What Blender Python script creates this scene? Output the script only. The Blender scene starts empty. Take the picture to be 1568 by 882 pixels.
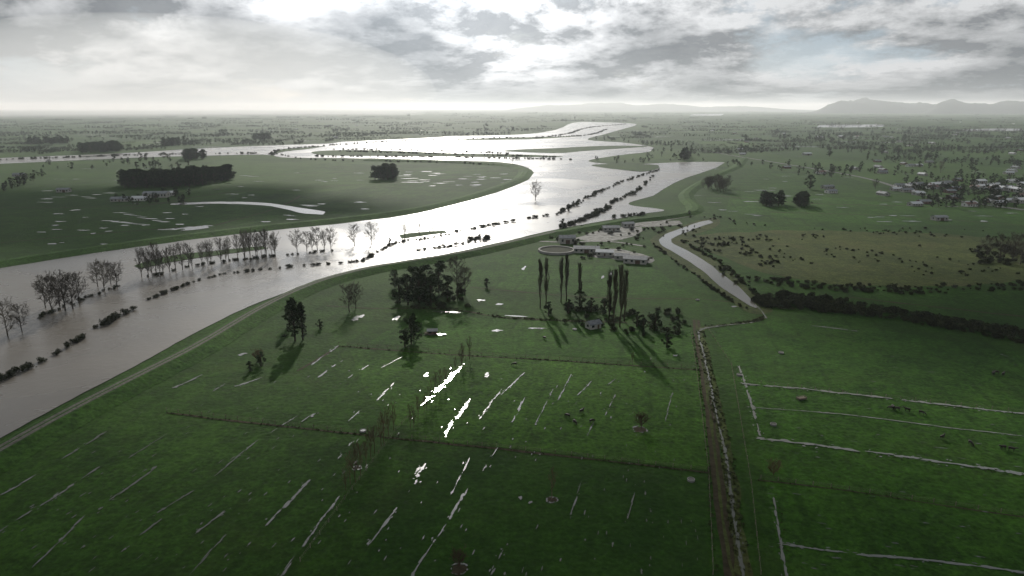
import bpy, math, random
from mathutils import Vector, Matrix, noise
from mathutils.geometry import tessellate_polygon
random.seed(11)
R=random.random
U=random.uniform
scn=bpy.context.scene
scn.view_settings.view_transform='Standard'; scn.view_settings.look='None'; scn.view_settings.exposure=0
rootc=scn.collection
# ---------------------------------------------------------------- image pixel coordinates projected through the camera onto the flat plain
CAMH=100.0; FP=1045.0; PITCH=math.atan(276/1045.0)
cp,sp=math.cos(PITCH),math.sin(PITCH)
def G(x,y):
    s=(441-y)/FP; dz=-sp+s*cp; t=CAMH/-dz
    return Vector(((x-784)/FP*t,t*(cp+s*sp),0))
SUN_AZ=math.radians(-6.5); SUN_EL=math.radians(23)
# ---------------------------------------------------------------- materials
def nt(name):
    m=bpy.data.materials.new(name); m.use_nodes=True
    n=m.node_tree; n.nodes.clear(); return m,n
class NB:
    def __init__(s,t): s.t=t
    def n(s,typ,**k):
        o=s.t.nodes.new(typ)
        for a,b in k.items(): setattr(o,a,b)
        return o
    def l(s,a,b): s.t.links.new(a,b)
    def val(s,sock,v):
        if hasattr(v,'is_output') or isinstance(v,bpy.types.NodeSocket): s.l(v,sock)
        else: sock.default_value=v
    def math(s,op,a,b=0.0,c=None,clamp=False):
        o=s.n('ShaderNodeMath',operation=op,use_clamp=clamp); s.val(o.inputs[0],a); s.val(o.inputs[1],b)
        if c is not None: s.val(o.inputs[2],c)
        return o.outputs[0]
    def vmath(s,op,a,b=None):
        o=s.n('ShaderNodeVectorMath',operation=op); s.val(o.inputs[0],a)
        if b is not None: s.val(o.inputs[1],b)
        return o.outputs['Value'] if op in('DOT_PRODUCT','LENGTH') else o.outputs[0]
    def noise(s,vec,scale,detail=4,rough=.55,dist=0.0):
        o=s.n('ShaderNodeTexNoise'); s.val(o.inputs['Vector'],vec)
        o.inputs['Scale'].default_value=scale; o.inputs['Detail'].default_value=detail
        o.inputs['Roughness'].default_value=rough; o.inputs['Distortion'].default_value=dist
        return o.outputs[0]
    def mix(s,f,a,b,mode='MIX'):
        o=s.n('ShaderNodeMix',data_type='RGBA',blend_type=mode); s.val(o.inputs[0],f)
        for i,v in ((6,a),(7,b)):
            if isinstance(v,tuple): v=tuple(v)+((1,) if len(v)==3 else ())
            s.val(o.inputs[i],v)
        return o.outputs[2]
    def mr(s,v,a,b,c=0,d=1):
        o=s.n('ShaderNodeMapRange'); s.val(o.inputs[0],v)
        for i,q in enumerate((a,b,c,d)): o.inputs[i+1].default_value=q
        return o.outputs[0]
    def bump(s,h,strength,dist):
        o=s.n('ShaderNodeBump'); s.l(h,o.inputs['Height']); o.inputs['Strength'].default_value=strength; o.inputs['Distance'].default_value=dist
        return o.outputs[0]
    def prin(s,col,rough=.8,spec=.3,normal=None,ior=None):
        o=s.n('ShaderNodeBsdfPrincipled')
        if isinstance(col,tuple): col=tuple(col)+(1,)
        s.val(o.inputs['Base Color'],col); s.val(o.inputs['Roughness'],rough)
        o.inputs['Specular IOR Level'].default_value=spec
        if ior: o.inputs['IOR'].default_value=ior
        if normal is not None: s.l(normal,o.inputs['Normal'])
        return o.outputs[0]
    def out(s,sh):
        o=s.n('ShaderNodeOutputMaterial'); s.l(sh,o.inputs[0])

def grass_mat(name,dark,light,brown=(.040,.048,.014),brownamt=.3,patch=True,furrow=.35):
    m,t=nt(name); b=NB(t); pos=b.n('ShaderNodeNewGeometry').outputs['Position']
    n1=b.noise(pos,.006,4,.6); n2=b.noise(pos,.045,6,.72,.3); n3=b.noise(pos,.9,5,.7)
    f=b.math('ADD',b.math('MULTIPLY',n1,.5),b.math('MULTIPLY',n2,.5))
    f=b.mr(f,.40,.60)
    c=b.mix(f,dark,light)
    v=b.n('ShaderNodeTexVoronoi'); b.l(pos,v.inputs['Vector']); v.inputs['Scale'].default_value=.55; v.inputs['Randomness'].default_value=1
    tuft=b.mr(v.outputs['Distance'],.1,.7,.75,1.08)
    nm=b.noise(pos,.22,5,.75,.5)
    k=b.math('MULTIPLY',b.math('MULTIPLY',b.mr(n3,.3,.7,.55,1.45),tuft),b.mr(nm,.35,.65,.72,1.28))
    cc=b.n('ShaderNodeCombineColor')
    for i in range(3): b.l(k,cc.inputs[i])
    c=b.mix(1.0,c,cc.outputs[0],'MULTIPLY')
    sepx=b.vmath('DOT_PRODUCT',pos,(.978,-.208,0))
    w=b.math('SINE',b.math('MULTIPLY',b.math('ADD',sepx,b.math('MULTIPLY',n2,3.0)),2*math.pi/13.0))
    w=b.math('MULTIPLY',b.mr(w,.8,1.0,0,furrow),b.mr(b.noise(pos,.02,3),.4,.6))
    c=b.mix(w,c,tuple(x*.5 for x in dark))
    nb=b.noise(pos,.025,6,.7,.4)
    c=b.mix(b.mr(nb,.52,.75,0,brownamt),c,brown)
    if patch:
        vp=b.n('ShaderNodeTexVoronoi',distance='CHEBYCHEV'); mp=b.n('ShaderNodeMapping'); b.l(pos,mp.inputs[0])
        mp.inputs['Rotation'].default_value=(0,0,.22); mp.inputs['Scale'].default_value=(.0055,.0035,0)
        b.l(mp.outputs[0],vp.inputs['Vector']); vp.inputs['Scale'].default_value=1; vp.inputs['Randomness'].default_value=.8
        sc=b.n('ShaderNodeSeparateColor'); b.l(vp.outputs['Color'],sc.inputs[0])
        c=b.mix(b.mr(sc.outputs[0],0,1,0,.5),c,b.mix(sc.outputs[1],(.013,.037,.005),(.052,.096,.018)))
    hb=b.math('ADD',b.math('MULTIPLY',n3,.5),b.math('MULTIPLY',v.outputs['Distance'],.5))
    b.out(b.prin(c,.9,.04,b.bump(hb,.7,.55)))
    return m
def water_mat(name,mud,rough,wave,wscale):
    m,t=nt(name); b=NB(t); pos=b.n('ShaderNodeNewGeometry').outputs['Position']
    n1=b.noise(pos,wscale,5,.6,.3); nl=b.noise(pos,.012,5,.6,.6)
    c=b.mix(b.mr(nl,.35,.65),tuple(x*.8 for x in mud),mud)
    r=b.mr(nl,.35,.68,rough*.7,rough*1.35)
    b.out(b.prin(c,r,.5,b.bump(n1,wave,.25),1.33)); return m
def simple_mat(name,c1,c2,scale=.5,rough=.9,spec=.04,bump=.3,rand=False):
    m,t=nt(name); b=NB(t); pos=b.n('ShaderNodeNewGeometry').outputs['Position']
    n=b.noise(pos,scale,6,.65); c=b.mix(b.mr(n,.35,.65),c1,c2)
    if rand:
        oi=b.n('ShaderNodeObjectInfo'); hs=b.n('ShaderNodeHueSaturation'); b.l(c,hs.inputs['Color'])
        b.l(b.mr(oi.outputs['Random'],0,1,.6,1.35),hs.inputs['Value']); b.l(b.mr(oi.outputs['Random'],0,1,.48,.52),hs.inputs['Hue']); c=hs.outputs[0]
    b.out(b.prin(c,rough,spec,b.bump(n,bump,.2))); return m
def leaf_mat(name,c1,c2):
    m,t=nt(name); b=NB(t); pos=b.n('ShaderNodeNewGeometry').outputs['Position']
    n=b.noise(pos,.45,4,.7); c=b.mix(b.mr(n,.35,.65),c1,c2)
    oi=b.n('ShaderNodeObjectInfo'); hs=b.n('ShaderNodeHueSaturation'); b.l(c,hs.inputs['Color'])
    b.l(b.mr(oi.outputs['Random'],0,1,.65,1.35),hs.inputs['Value']); c=hs.outputs[0]
    b.out(b.prin(c,.75,.08)); return m
M={}
M['grass']=grass_mat('pasture_grass',(.0085,.027,.0028),(.024,.062,.0062))
M['grassb']=grass_mat('sunlit_pasture',(.014,.040,.0040),(.034,.082,.0085),brownamt=.25,patch=False)  # sun through the cloud gap, painted in as a brighter green
M['grassr']=grass_mat('mid_green_pasture',(.013,.039,.004),(.029,.076,.008),brownamt=.25,patch=False)  # green between the base pasture and the middle paddock sheet
M['rough']=grass_mat('rough_pasture',(.022,.034,.009),(.048,.062,.016),(.066,.058,.025),.55,patch=False,furrow=0)
M['bank']=grass_mat('levee_grass',(.016,.045,.006),(.034,.078,.011),patch=False,furrow=0)
M['river']=water_mat('flood_water',(.112,.100,.084),.28,.38,.35)
M['creek']=water_mat('creek_water',(.075,.070,.055),.16,.15,.6)
M['puddle']=water_mat('puddle_water',(.085,.09,.070),.15,.08,1.2)
M['drainw']=water_mat('drain_water',(.14,.145,.12),.17,.08,1.2)
M['track']=simple_mat('gravel_track',(.055,.052,.045),(.12,.115,.10),.8)
M['mud']=simple_mat('mud',(.022,.019,.010),(.045,.037,.022),.5)
M['sludge']=simple_mat('effluent_crust',(.020,.024,.014),(.035,.038,.024),.4)
M['road']=simple_mat('road_asphalt',(.08,.08,.08),(.13,.13,.13),.3)
M['concrete']=simple_mat('yard_concrete',(.16,.16,.15),(.26,.255,.24),.12,.8,.05)
M['wet']=simple_mat('wet_gravel',(.04,.041,.030),(.20,.20,.19),.22,.75,.06)
M['bark']=simple_mat('bark',(.035,.028,.02),(.075,.06,.045),2)
M['twig']=simple_mat('winter_twigs',(.05,.042,.034),(.09,.078,.062),2,rand=True)
M['twigdark']=simple_mat('poplar_twigs',(.035,.030,.02),(.065,.055,.035),2,rand=True)
M['twigred']=simple_mat('willow_twigs',(.07,.045,.032),(.12,.078,.05),2,rand=True)
M['leaf']=leaf_mat('evergreen_foliage',(.008,.015,.005),(.030,.048,.016))
M['scrub']=leaf_mat('scrub_foliage',(.014,.019,.008),(.040,.046,.018))
M['tuss']=leaf_mat('rush_foliage',(.020,.032,.009),(.052,.058,.022))
M['white']=simple_mat('white_weatherboard',(.50,.50,.48),(.68,.68,.66),1)
M['cream']=simple_mat('cream_weatherboard',(.28,.275,.25),(.40,.39,.36),1)
M['brick']=simple_mat('red_brick',(.14,.09,.075),(.20,.13,.11),3)
M['rgrey']=simple_mat('iron_roof_grey',(.09,.10,.11),(.18,.19,.20),.5,.55,.2)
M['rwhite']=simple_mat('iron_roof_zinc',(.34,.35,.36),(.46,.47,.48),.5,.4,.4)
M['rred']=simple_mat('iron_roof_red',(.10,.045,.035),(.14,.07,.05),.5,.5,.3)
M['glass']=simple_mat('window_glass',(.02,.025,.03),(.03,.035,.04),1,.08,.6,0)
M['door']=simple_mat('door_paint',(.08,.05,.04),(.1,.07,.05),1,.5)
M['wood']=simple_mat('fence_wood',(.12,.10,.08),(.22,.19,.15),3)
M['cow']=simple_mat('cow_coat',(.010,.009,.008),(.03,.022,.016),2.0,.6,.2,0)
M['hill']=simple_mat('hill_bush',(.008,.014,.010),(.022,.03,.018),.002)
M['shade_cloud']=simple_mat('shade_cloud',(.72,.74,.76),(.85,.86,.87),.01,1,0)
# ---------------------------------------------------------------- mesh helpers
def mesh(name,V,F,mats,idx=None,smooth=False):
    me=bpy.data.meshes.new(name); me.from_pydata([tuple(v) for v in V],[],F)
    for k in mats: me.materials.append(M[k])
    if idx: me.polygons.foreach_set('material_index',idx)
    if smooth: me.polygons.foreach_set('use_smooth',[True]*len(F))
    me.update(); return me
def add(name,me,loc=(0,0,0),rz=0,s=1,parent=None,coll=None):
    o=bpy.data.objects.new(name,me); o.location=loc; o.rotation_euler=(0,0,rz)
    o.scale=(s,s,s) if not isinstance(s,tuple) else s
    (coll or rootc).objects.link(o)
    if parent: o.parent=parent
    return o
def group(name,items):
    c=bpy.data.collections.new(name)
    for me,loc,rz,s in items: add(name+'_plant',me,loc,rz,s,coll=c)
    e=bpy.data.objects.new(name,None); e.instance_type='COLLECTION'; e.instance_collection=c; e.empty_display_size=1
    rootc.objects.link(e); return e
def crom(pts,closed,step=9):
    n=len(pts); out=[]
    rng=n if closed else n-1
    for i in range(rng):
        if closed: a,b,c,d=[pts[(i+k-1)%n] for k in range(4)]
        else: a,b,c,d=pts[max(i-1,0)],pts[i],pts[i+1],pts[min(i+2,n-1)]
        L=math.hypot(c[0]-b[0],c[1]-b[1]); k=max(1,int(L/step))
        for j in range(k):
            t=j/k
            out.append(tuple(.5*((2*b[q])+(-a[q]+c[q])*t+(2*a[q]-5*b[q]+4*c[q]-d[q])*t*t+(-a[q]+3*b[q]-3*c[q]+d[q])*t**3) for q in (0,1)))
    if not closed: out.append(pts[-1])
    return out
def outline(pts,jit=.004,smooth=True,step=9):
    P=crom(pts,True,step) if smooth else pts
    o=[]
    for x,y in P:
        g=G(x,y); d=g.length
        f=1/(d*.03+2)
        v=noise.noise_vector(g*f)+noise.noise_vector(g*f*3.1)*.5
        o.append(Vector((g.x+v.x*d*jit,g.y+v.y*d*jit*2.0,0)))
    return o
def sheet(name,pts,z,mat,jit=.004,smooth=True,step=9):
    P=outline(pts,jit,smooth,step)
    tri=tessellate_polygon([P])
    V=[(p.x,p.y,z) for p in P]
    F=[]
    for t in tri:
        a,b,c=[P[i] for i in t]
        F.append(tuple(t) if (b-a).cross(c-a).z>0 else (t[0],t[2],t[1]))
    return add(name,mesh(name,V,F,[mat])),P
def path3(pts,step=8,smooth=True):
    return [G(*p) for p in (crom(pts,False,step) if smooth else pts)]
def perp(P,i):
    a=P[max(i-1,0)]; b=P[min(i+1,len(P)-1)]; d=(b-a); d.z=0; d.normalize(); return Vector((-d.y,d.x,0))
def profile(name,pts,prof,mats,mi,jit=0.0,step=8):
    P=path3(pts,step); V=[];F=[];I=[]; n=len(prof)
    for i,p in enumerate(P):
        q=perp(P,i)
        for (o,z) in prof:
            jj=noise.noise(p*.11+Vector((o*3,0,0)))*jit
            V.append(p+q*(o+jj)+Vector((0,0,z)))
    for i in range(len(P)-1):
        for k in range(n-1):
            F.append((i*n+k,(i+1)*n+k,(i+1)*n+k+1,i*n+k+1)[::-1]); I.append(mi[k])
    me=mesh(name,V,F,mats,I)
    if me.polygons[0].normal.z<0: me.flip_normals()
    return add(name,me)
def ribbon(name,pts,w,z,mat,jit=.35,step=8): return profile(name,pts,[(-w/2,z),(w/2,z)],[mat],[0],w*jit,step)
def tube(V,F,p0,p1,r0,r1,n=3):
    d=(p1-p0).normalized(); a=d.orthogonal().normalized(); b=d.cross(a); s=len(V)
    for p,r in ((p0,r0),(p1,r1)):
        for k in range(n):
            an=2*math.pi*k/n; V.append(p+a*math.cos(an)*r+b*math.sin(an)*r)
    for k in range(n): F.append((s+k,s+(k+1)%n,s+n+(k+1)%n,s+n+k))
def box(V,F,c,sx,sy,sz,rz=0):
    s=len(V); cr,sr=math.cos(rz),math.sin(rz)
    for dz in (0,sz):
        for dx,dy in((-1,-1),(1,-1),(1,1),(-1,1)):
            x,y=dx*sx/2,dy*sy/2; V.append(Vector((c[0]+x*cr-y*sr,c[1]+x*sr+y*cr,c[2]+dz)))
    for f in((3,2,1,0),(4,5,6,7),(0,1,5,4),(1,2,6,5),(2,3,7,6),(3,0,4,7)): F.append(tuple(s+i for i in f))
# ---------------------------------------------------------------- tree prototypes
def rdir():
    while 1:
        v=Vector((U(-1,1),U(-1,1),U(-1,1)))
        if .05<v.length<1: return v.normalized()
def leafquad(V,F,p,s):
    d=rdir(); a=d.orthogonal().normalized(); b=d.cross(a); k=len(V); e=s*U(.5,.9)
    V+= [p-a*s*.5,p-b*e*.4,p+a*s*.5,p+b*e*.5]; F.append((k,k+1,k+2,k+3))
def bare_tree(name,h,spread,upr,seed,mat='twig',nl=22,n2=6,n3=4,tr=.02,r0=.3):
    random.seed(seed); V=[];F=[]
    pts=[Vector((0,0,-.5))]
    for i in range(1,7): pts.append(Vector((noise.noise(Vector((i*.7,seed,0)))*h*.03,noise.noise(Vector((i*.7,seed,5)))*h*.03,h*i/6*.97)))
    def at(t):
        t=max(0,min(.999,t))*6; i=int(t); return pts[i].lerp(pts[i+1],t-i)
    for i in range(6): tube(V,F,pts[i],pts[i+1],r0*(1-i/6.3),r0*(1-(i+1)/6.3),5)
    for j in range(nl):
        t=U(.12,.95); p=at(t); az=j*2.4+U(-.4,.4)
        out=Vector((math.cos(az),math.sin(az),0))
        env=spread*(.35+.65*math.sin(math.pi*min(1,(t*.9+.12))))*U(.75,1.1)
        d=(out*1+Vector((0,0,upr))).normalized(); L=env*math.sqrt(1+upr*upr)
        L=min(L,(h*1.03-p.z)/max(.05,d.z))
        m=p+d*L*.5+rdir()*L*.06; e=p+d*L+Vector((0,0,L*.12))
        tube(V,F,p,m,.09*r0/.3+.02,.06*min(1,r0/.2),3); tube(V,F,m,e,.06*min(1,r0/.2),tr,3)
        for k in range(n2):
            s=U(.3,1); q=p.lerp(m,s*2) if s<.5 else m.lerp(e,s*2-1)
            d2=(d*.6+rdir()*.8+Vector((0,0,upr*.35))).normalized(); L2=L*U(.2,.4); e2=q+d2*L2
            tube(V,F,q,e2,min(.045,tr*1.8),tr,3)
            for w in range(n3):
                q3=q.lerp(e2,U(.3,1)); d3=(d2*.7+rdir()*.8+Vector((0,0,.3*upr))).normalized()
                tube(V,F,q3,q3+d3*L2*U(.4,.8),tr*1.3,tr*.5,3)
    return mesh(name,V,F,[mat])
def leafy_tree(name,h,w,seed,clumps=46,per=55,ls=.8,mat='leaf',base=.12,cone=0.0):
    random.seed(seed); V=[];F=[];I=[]
    tube(V,F,Vector((0,0,-.4)),Vector((U(-.3,.3),U(-.3,.3),h*.8)),.45,.12,6)
    C=[]
    lob=[(U(0,6.28),U(.5,1.1)) for _ in range(4)]
    for c in range(clumps):
        t=R()**.85; z=h*(base+(1-base)*t)
        r=w*.5*((1-t)**.6 if cone else math.sin(math.pi*(.15+.8*t))**.7)*U(.35,1.05)
        az=U(0,6.28)
        r*=.65+.5*max(math.cos(az-l[0])*l[1] for l in lob)
        C.append(Vector((math.cos(az)*r,math.sin(az)*r,z-.3)))
    for c in C:
        tube(V,F,Vector((0,0,c.z*.6)),c,.12,.04,3)
    nb=len(F); I=[0]*nb
    for c in C:
        cr=w*U(.09,.18)
        for k in range(per):
            v=rdir()*cr*(R()**.4); v.z*=.65
            leafquad(V,F,c+v,ls*U(.6,1.2)); I.append(1)
    return mesh(name,V,F,['bark',mat],I)
def bush(name,r,h,seed,n=420,ls=.5,mat='scrub'):
    random.seed(seed); V=[];F=[]
    for k in range(5): tube(V,F,Vector((0,0,-.2)),Vector((U(-r,r)*.5,U(-r,r)*.5,h*.7)),.06,.02,3)
    I=[0]*len(F)
    cs=[(Vector((U(-r,r)*.6,U(-r,r)*.6,h*U(.2,.75))),U(.3,.55)*r) for _ in range(11)]
    for k in range(n):
        c,cr=random.choice(cs); v=rdir()*cr*(R()**.4); p=c+v
        if p.z>0.0: leafquad(V,F,p,ls*U(.6,1.3)); I.append(1)
    return mesh(name,V,F,['bark',mat],I)
def belt(name,L,h,seed,n=650,ls=2.0):
    random.seed(seed); V=[];F=[];cs=[]
    x=-L/2
    while x<L/2:
        hh=h*U(.4,1.15); cs.append((Vector((x,U(-3,3),hh*.5)),hh))
        tube(V,F,Vector((x,0,-.3)),Vector((x,0,hh*.7)),.4,.15,4); x+=U(3,11)
    I=[0]*len(F)
    for k in range(n):
        c,hh=random.choice(cs); v=rdir()*(R()**.4); leafquad(V,F,c+Vector((v.x*hh*.36,v.y*hh*.36,v.z*hh*.5)),ls*U(.5,1.2)); I.append(1)
    return mesh(name,V,F,['bark','leaf'],I)
T_bare=[bare_tree('bare_tree_mesh_%d'%i,15,4.6,1.0,20+i,nl=26,n2=7,n3=5,tr=.04) for i in range(4)]
T_row=[bare_tree('row_tree_mesh_%d'%i,15,2.6,2.0,30+i,nl=26,n2=6,n3=4,tr=.035,r0=.25) for i in range(4)]
T_sap=[bare_tree('young_poplar_mesh_%d'%i,9,1.2,2.4,40+i,nl=18,n2=4,n3=3,tr=.016,r0=.10,mat='twigred') for i in range(3)]
T_lomb=[bare_tree('lombardy_mesh_%d'%i,25,1.25,5.5,60+i,nl=48,n2=6,n3=4,tr=.03,r0=.35,mat='twigdark') for i in range(3)]
T_ever=[leafy_tree('evergreen_mesh_%d'%i,17,12,80+i) for i in range(3)]
T_con=[leafy_tree('conifer_mesh_%d'%i,20,9,90+i,clumps=50,cone=1) for i in range(2)]
T_small=[leafy_tree('small_tree_mesh_%d'%i,7,5.5,95+i,clumps=24,per=50,ls=.5) for i in range(2)]
T_bush=[bush('bush_mesh_%d'%i,2.2,2.6,100+i) for i in range(4)]
T_red=[bare_tree('red_willow_mesh_%d'%i,5.0,2.6,1.1,120+i,nl=32,n2=7,n3=6,tr=.018,r0=.13,mat='twigred') for i in range(2)]
T_far=[leafy_tree('far_tree_mesh_%d'%i,13,10,130+i,clumps=16,per=24,ls=1.5) for i in range(5)]
T_belt=[belt('belt_mesh_%d'%i,90,12,140+i) for i in range(4)]
T_tus=[bush('tussock_mesh_%d'%i,.9,.7,150+i,n=80,ls=.3,mat='tuss') for i in range(3)]
# ---------------------------------------------------------------- ground
def ground():
    a=[0,50,100,200,300,450,700,1000,1500,2500,4000,7000,12000,20000,32000,45000]
    xs=sorted(set([-v for v in a]+a)); V=[(x,y,0) for y in xs for x in xs]; n=len(xs)
    F=[(j*n+i,j*n+i+1,(j+1)*n+i+1,(j+1)*n+i) for j in range(n-1) for i in range(n-1)]
    add('ground',mesh('ground',V,F,['grass']))
ground()
# ---------------------------------------------------------------- river
river=[(-500,262),(-200,249),(0,242),(60,240),(200,234),(300,228),(410,223),(500,220),(530,217),(620,213),(700,209),(800,206),(850,199),(868,191),(885,187),(930,187.5),(975,190),(960,196),(925,206),(900,214),(960,219),(1000,226),(995,232),(940,239),(900,247),(950,252),(1010,250),(1060,248),(1110,249),(1100,256),(1050,273),(1015,290),(1000,300),(962,313),(1018,322),(985,328),(935,337),(850,352),(790,366),(700,386),(600,406),(500,430),(400,462),(300,510),(200,565),(100,617),(0,672),(-200,780),(-420,900),(-700,700),(-500,482),(-200,436),(0,411),(130,390),(260,372),(400,355),(500,345),(600,333),(660,322),(720,307),(770,292),(810,275),(818,265),(800,254),(760,248),(700,246),(600,243),(500,242),(430,241),(405,237),(300,239),(200,242),(0,251),(-250,262)]
_,RW=sheet('river',river,.25,'river',.002,True,7)
RWx=[(p.x,p.y) for p in RW]
def inwater(x,y):
    c=False; j=len(RWx)-1
    for i in range(len(RWx)):
        xi,yi=RWx[i]; xj,yj=RWx[j]
        if (yi>y)!=(yj>y) and x<(xj-xi)*(y-yi)/(yj-yi)+xi: c=not c
        j=i
    return c
for pts in ([(478,233),(520,230),(600,231),(700,235),(790,236.5),(862,240),(780,241),(600,239.5),(500,238)],
            [(905,253),(960,251),(1008,253),(1010,257),(985,263),(940,259)],
            [(770,231),(850,227),(930,223.5),(990,224.5),(900,231),(850,234.5)],
            [(205,408),(260,393),(330,385),(400,378),(410,381),(330,392),(262,402),(215,412)],
            [(610,361),(640,356),(682,354),(685,357),(650,361),(615,366)],
            [(690,214.5),(760,211),(830,210),(890,208),(830,212.5),(760,214.5)],
            [(415,236),(430,229),(470,226),(500,223.5),(475,228),(438,232)]):
    sheet('flooded_island',pts,.45,'grass',.0015,True,6)
sheet('oxbow_pond',[(262,312),(330,309),(400,311),(460,318),(498,325),(495,329),(460,326),(440,321),(400,315),(330,312),(275,314)],.25,'creek',.0025,True,5)
sheet('creek_bank',[(1090,334),(1035,348),(1002,362),(998,374),(1030,397),(1066,422),(1103,450),(1146,478),(1182,475),(1144,440),(1104,405),(1064,381),(1046,370),(1054,362),(1092,349),(1102,340)],.1,'rough',.003,True,6)
sheet('creek',[(1085,337),(1040,350),(1013,363),(1010,373),(1038,391),(1075,416),(1108,442),(1148,468),(1160,469),(1134,442),(1094,410),(1052,385),(1028,371),(1036,361),(1072,347),(1090,341)],.25,'creek',.0035,True,5)
for pts in ([(1255,191.5),(1355,191),(1352,194.5),(1250,195)],[(1470,198),(1560,197),(1568,200),(1480,201)],[(1060,175),(1110,174.5),(1105,177),(1055,177)],
            [(280,350),(318,346),(320,349),(282,354)]): sheet('floodwater_pool',pts,.25,'creek',.002)
# ---------------------------------------------------------------- stopbanks (levees)
LV=[(-420,945),(-200,815),(0,700),(100,643),(200,590),(300,538),(400,478),(480,440),(560,417),(640,403),(720,389),(790,373),(850,359)]
profile('levee',LV,[(-9,.1),(-2.6,2.6),(2.6,2.6),(8,.1)],['bank'],[0,0,0],.6)
profile('levee_track',LV,[(-1.8,2.64),(-.9,2.66),(-.35,2.69),(.35,2.69),(.9,2.66),(1.8,2.64)],['track','bank'],[0,0,1,0,0],.15)
profile('levee',[(-300,458),(0,405),(130,385),(260,367),(400,350),(500,340),(600,328),(655,318),(712,304),(760,289),(798,274),(805,265),(790,256),(700,249.5),(560,246)],[(-12,.1),(-3,2.6),(3,2.6),(12,.1)],['bank'],[0,0,0],.8)
profile('levee',[(850,359),(900,350),(960,340),(1030,332),(1065,322),(1050,300),(1085,275),(1130,255),(1140,243)],[(-9,.1),(-3,2.4),(3,2.4),(9,.1)],['bank'],[0,0,0],.6)
# ---------------------------------------------------------------- paddock sheets
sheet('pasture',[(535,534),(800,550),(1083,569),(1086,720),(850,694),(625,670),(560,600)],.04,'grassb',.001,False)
sheet('pasture',[(1082,508),(1180,483),(1350,505),(1568,540),(1900,590),(2100,1000),(1205,900),(1165,700),(1130,570)],.04,'grassr',.001,False)
sheet('pasture',[(640,478),(800,490),(1060,500),(1065,555),(800,542),(560,527)],.04,'grassr',.001,False)
sheet('pasture',[(1120,290),(1300,305),(1568,325),(1568,345),(1350,345),(1110,325)],.04,'grassr',.001,False)
sheet('pasture',[(725,395),(820,385),(860,405),(1000,410),(1060,450),(900,452),(720,438)],.04,'grassr',.001,False)
sheet('rough_pasture',[(1045,366),(1120,356),(1220,352),(1350,356),(1500,362),(1700,390),(1750,440),(1568,432),(1400,440),(1280,436),(1180,420),(1110,395)],.06,'rough',.006)
# ---------------------------------------------------------------- tracks, roads, drains
profile('farm_track',[(1150,960),(1122,880),(1105,780),(1098,720),(1088,640),(1078,570),(1068,510),(1066,490)],[(-1.7,.06),(-.8,.06),(-.4,.09),(.4,.09),(.8,.06),(1.7,.06)],['mud','rough'],[0,0,1,0,0],.4)
ribbon('farm_drain_bank',[(1140,882),(1124,780),(1114,700),(1100,640),(1090,590),(1078,535),(1072,506),(1100,499),(1150,493),(1172,484)],3.4,.08,'rough',.4,5)
for pts,w in (([(255,632),(350,644),(480,658),(610,672),(700,681),(850,697),(980,712),(1085,724)],1.0),([(518,530),(620,538),(720,545),(850,552),(1000,562),(1075,567)],.9),([(455,568),(490,548),(518,531)],.9),
     ([(640,472),(700,475),(760,485),(830,490),(960,494)],1.2),([(500,468),(560,472),(640,472)],1.0),([(1160,735),(1300,752),(1450,775),(1600,797)],.6),
     ([(0,372),(150,358),(330,344)],2.0),([(0,318),(150,317),(300,308)],2.5),([(330,345),(420,320),(460,300)],2),([(200,320),(350,295),(600,280),(780,268)],2.5),([(380,270),(560,262),(780,262)],3),([(1180,325),(1350,330),(1568,345)],2),([(1100,300),(1250,312),(1568,318)],2.5),([(1300,455),(1430,470),(1568,485)],2),([(720,440),(900,455),(1070,458)],1.2),([(1075,458),(1190,470)],1.0)):
    ribbon('field_ditch',pts,w,.08,'mud',.5,5)
profile('road',[(1062,228),(1120,238),(1200,251),(1290,266),(1345,278),(1420,300),(1568,322)],[(-3.5,.3),(3.5,.3)],['road'],[0])
profile('road_centre_line',[(1062,228),(1120,238),(1200,251),(1290,266),(1345,278),(1420,300),(1568,322)],[(-.07,.34),(.07,.34)],['white'],[0])
profile('road',[(800,368),(860,371),(930,370),(985,377)],[(-1.6,.2),(1.6,.2)],['wet'],[0],.5)
profile('farm_track',[(860,371),(905,360),(980,345),(1060,330)],[(-1.5,.22),(1.5,.22)],['wet'],[0],.5)
# ---------------------------------------------------------------- puddles
random.seed(21)
PV=[];PF=[]
UD=Vector((.208,.978,0))
BZ=[0]
def blob(c,L,w,d,z=.1):
    BZ[0]=(BZ[0]+1)%23; z=z+BZ[0]*.006
    q=Vector((-d.y,d.x,0)); n=14; s=len(PV); PV.append(Vector((c.x,c.y,z)))
    sd=R()*100
    for k in range(n):
        a=2*math.pi*k/n; r=1+.9*noise.noise(Vector((math.cos(a)*1.3+sd,math.sin(a)*1.3,sd)))+U(-.2,.2)
        p=c+d*math.cos(a)*L*.5*r+q*math.sin(a)*w*.5*r; PV.append(Vector((p.x,p.y,z)))
    for k in range(n): PF.append((s,s+1+k,s+1+(k+1)%n))
def streak(p,q,w,cov=.8,l0=.8,l1=4.5,z=.1,side=1):
    a,b=(G(*p),G(*q)) if not isinstance(p,Vector) else (p,q)
    L=(b-a).length; d=(b-a).normalized(); t=0
    sd=Vector((-d.y,d.x,0))
    while t<L:
        l=U(l0,l1)
        if R()<cov: blob(a+d*t+sd*U(-.5,.5)*w*side,l*1.3,w*U(.4,1.4),d,z)
        if side and R()<.6: blob(a+d*t+sd*U(-1.8,1.8)*w,U(.3,1.0),w*U(.25,.6),d,z)
        t+=l*.8
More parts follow.
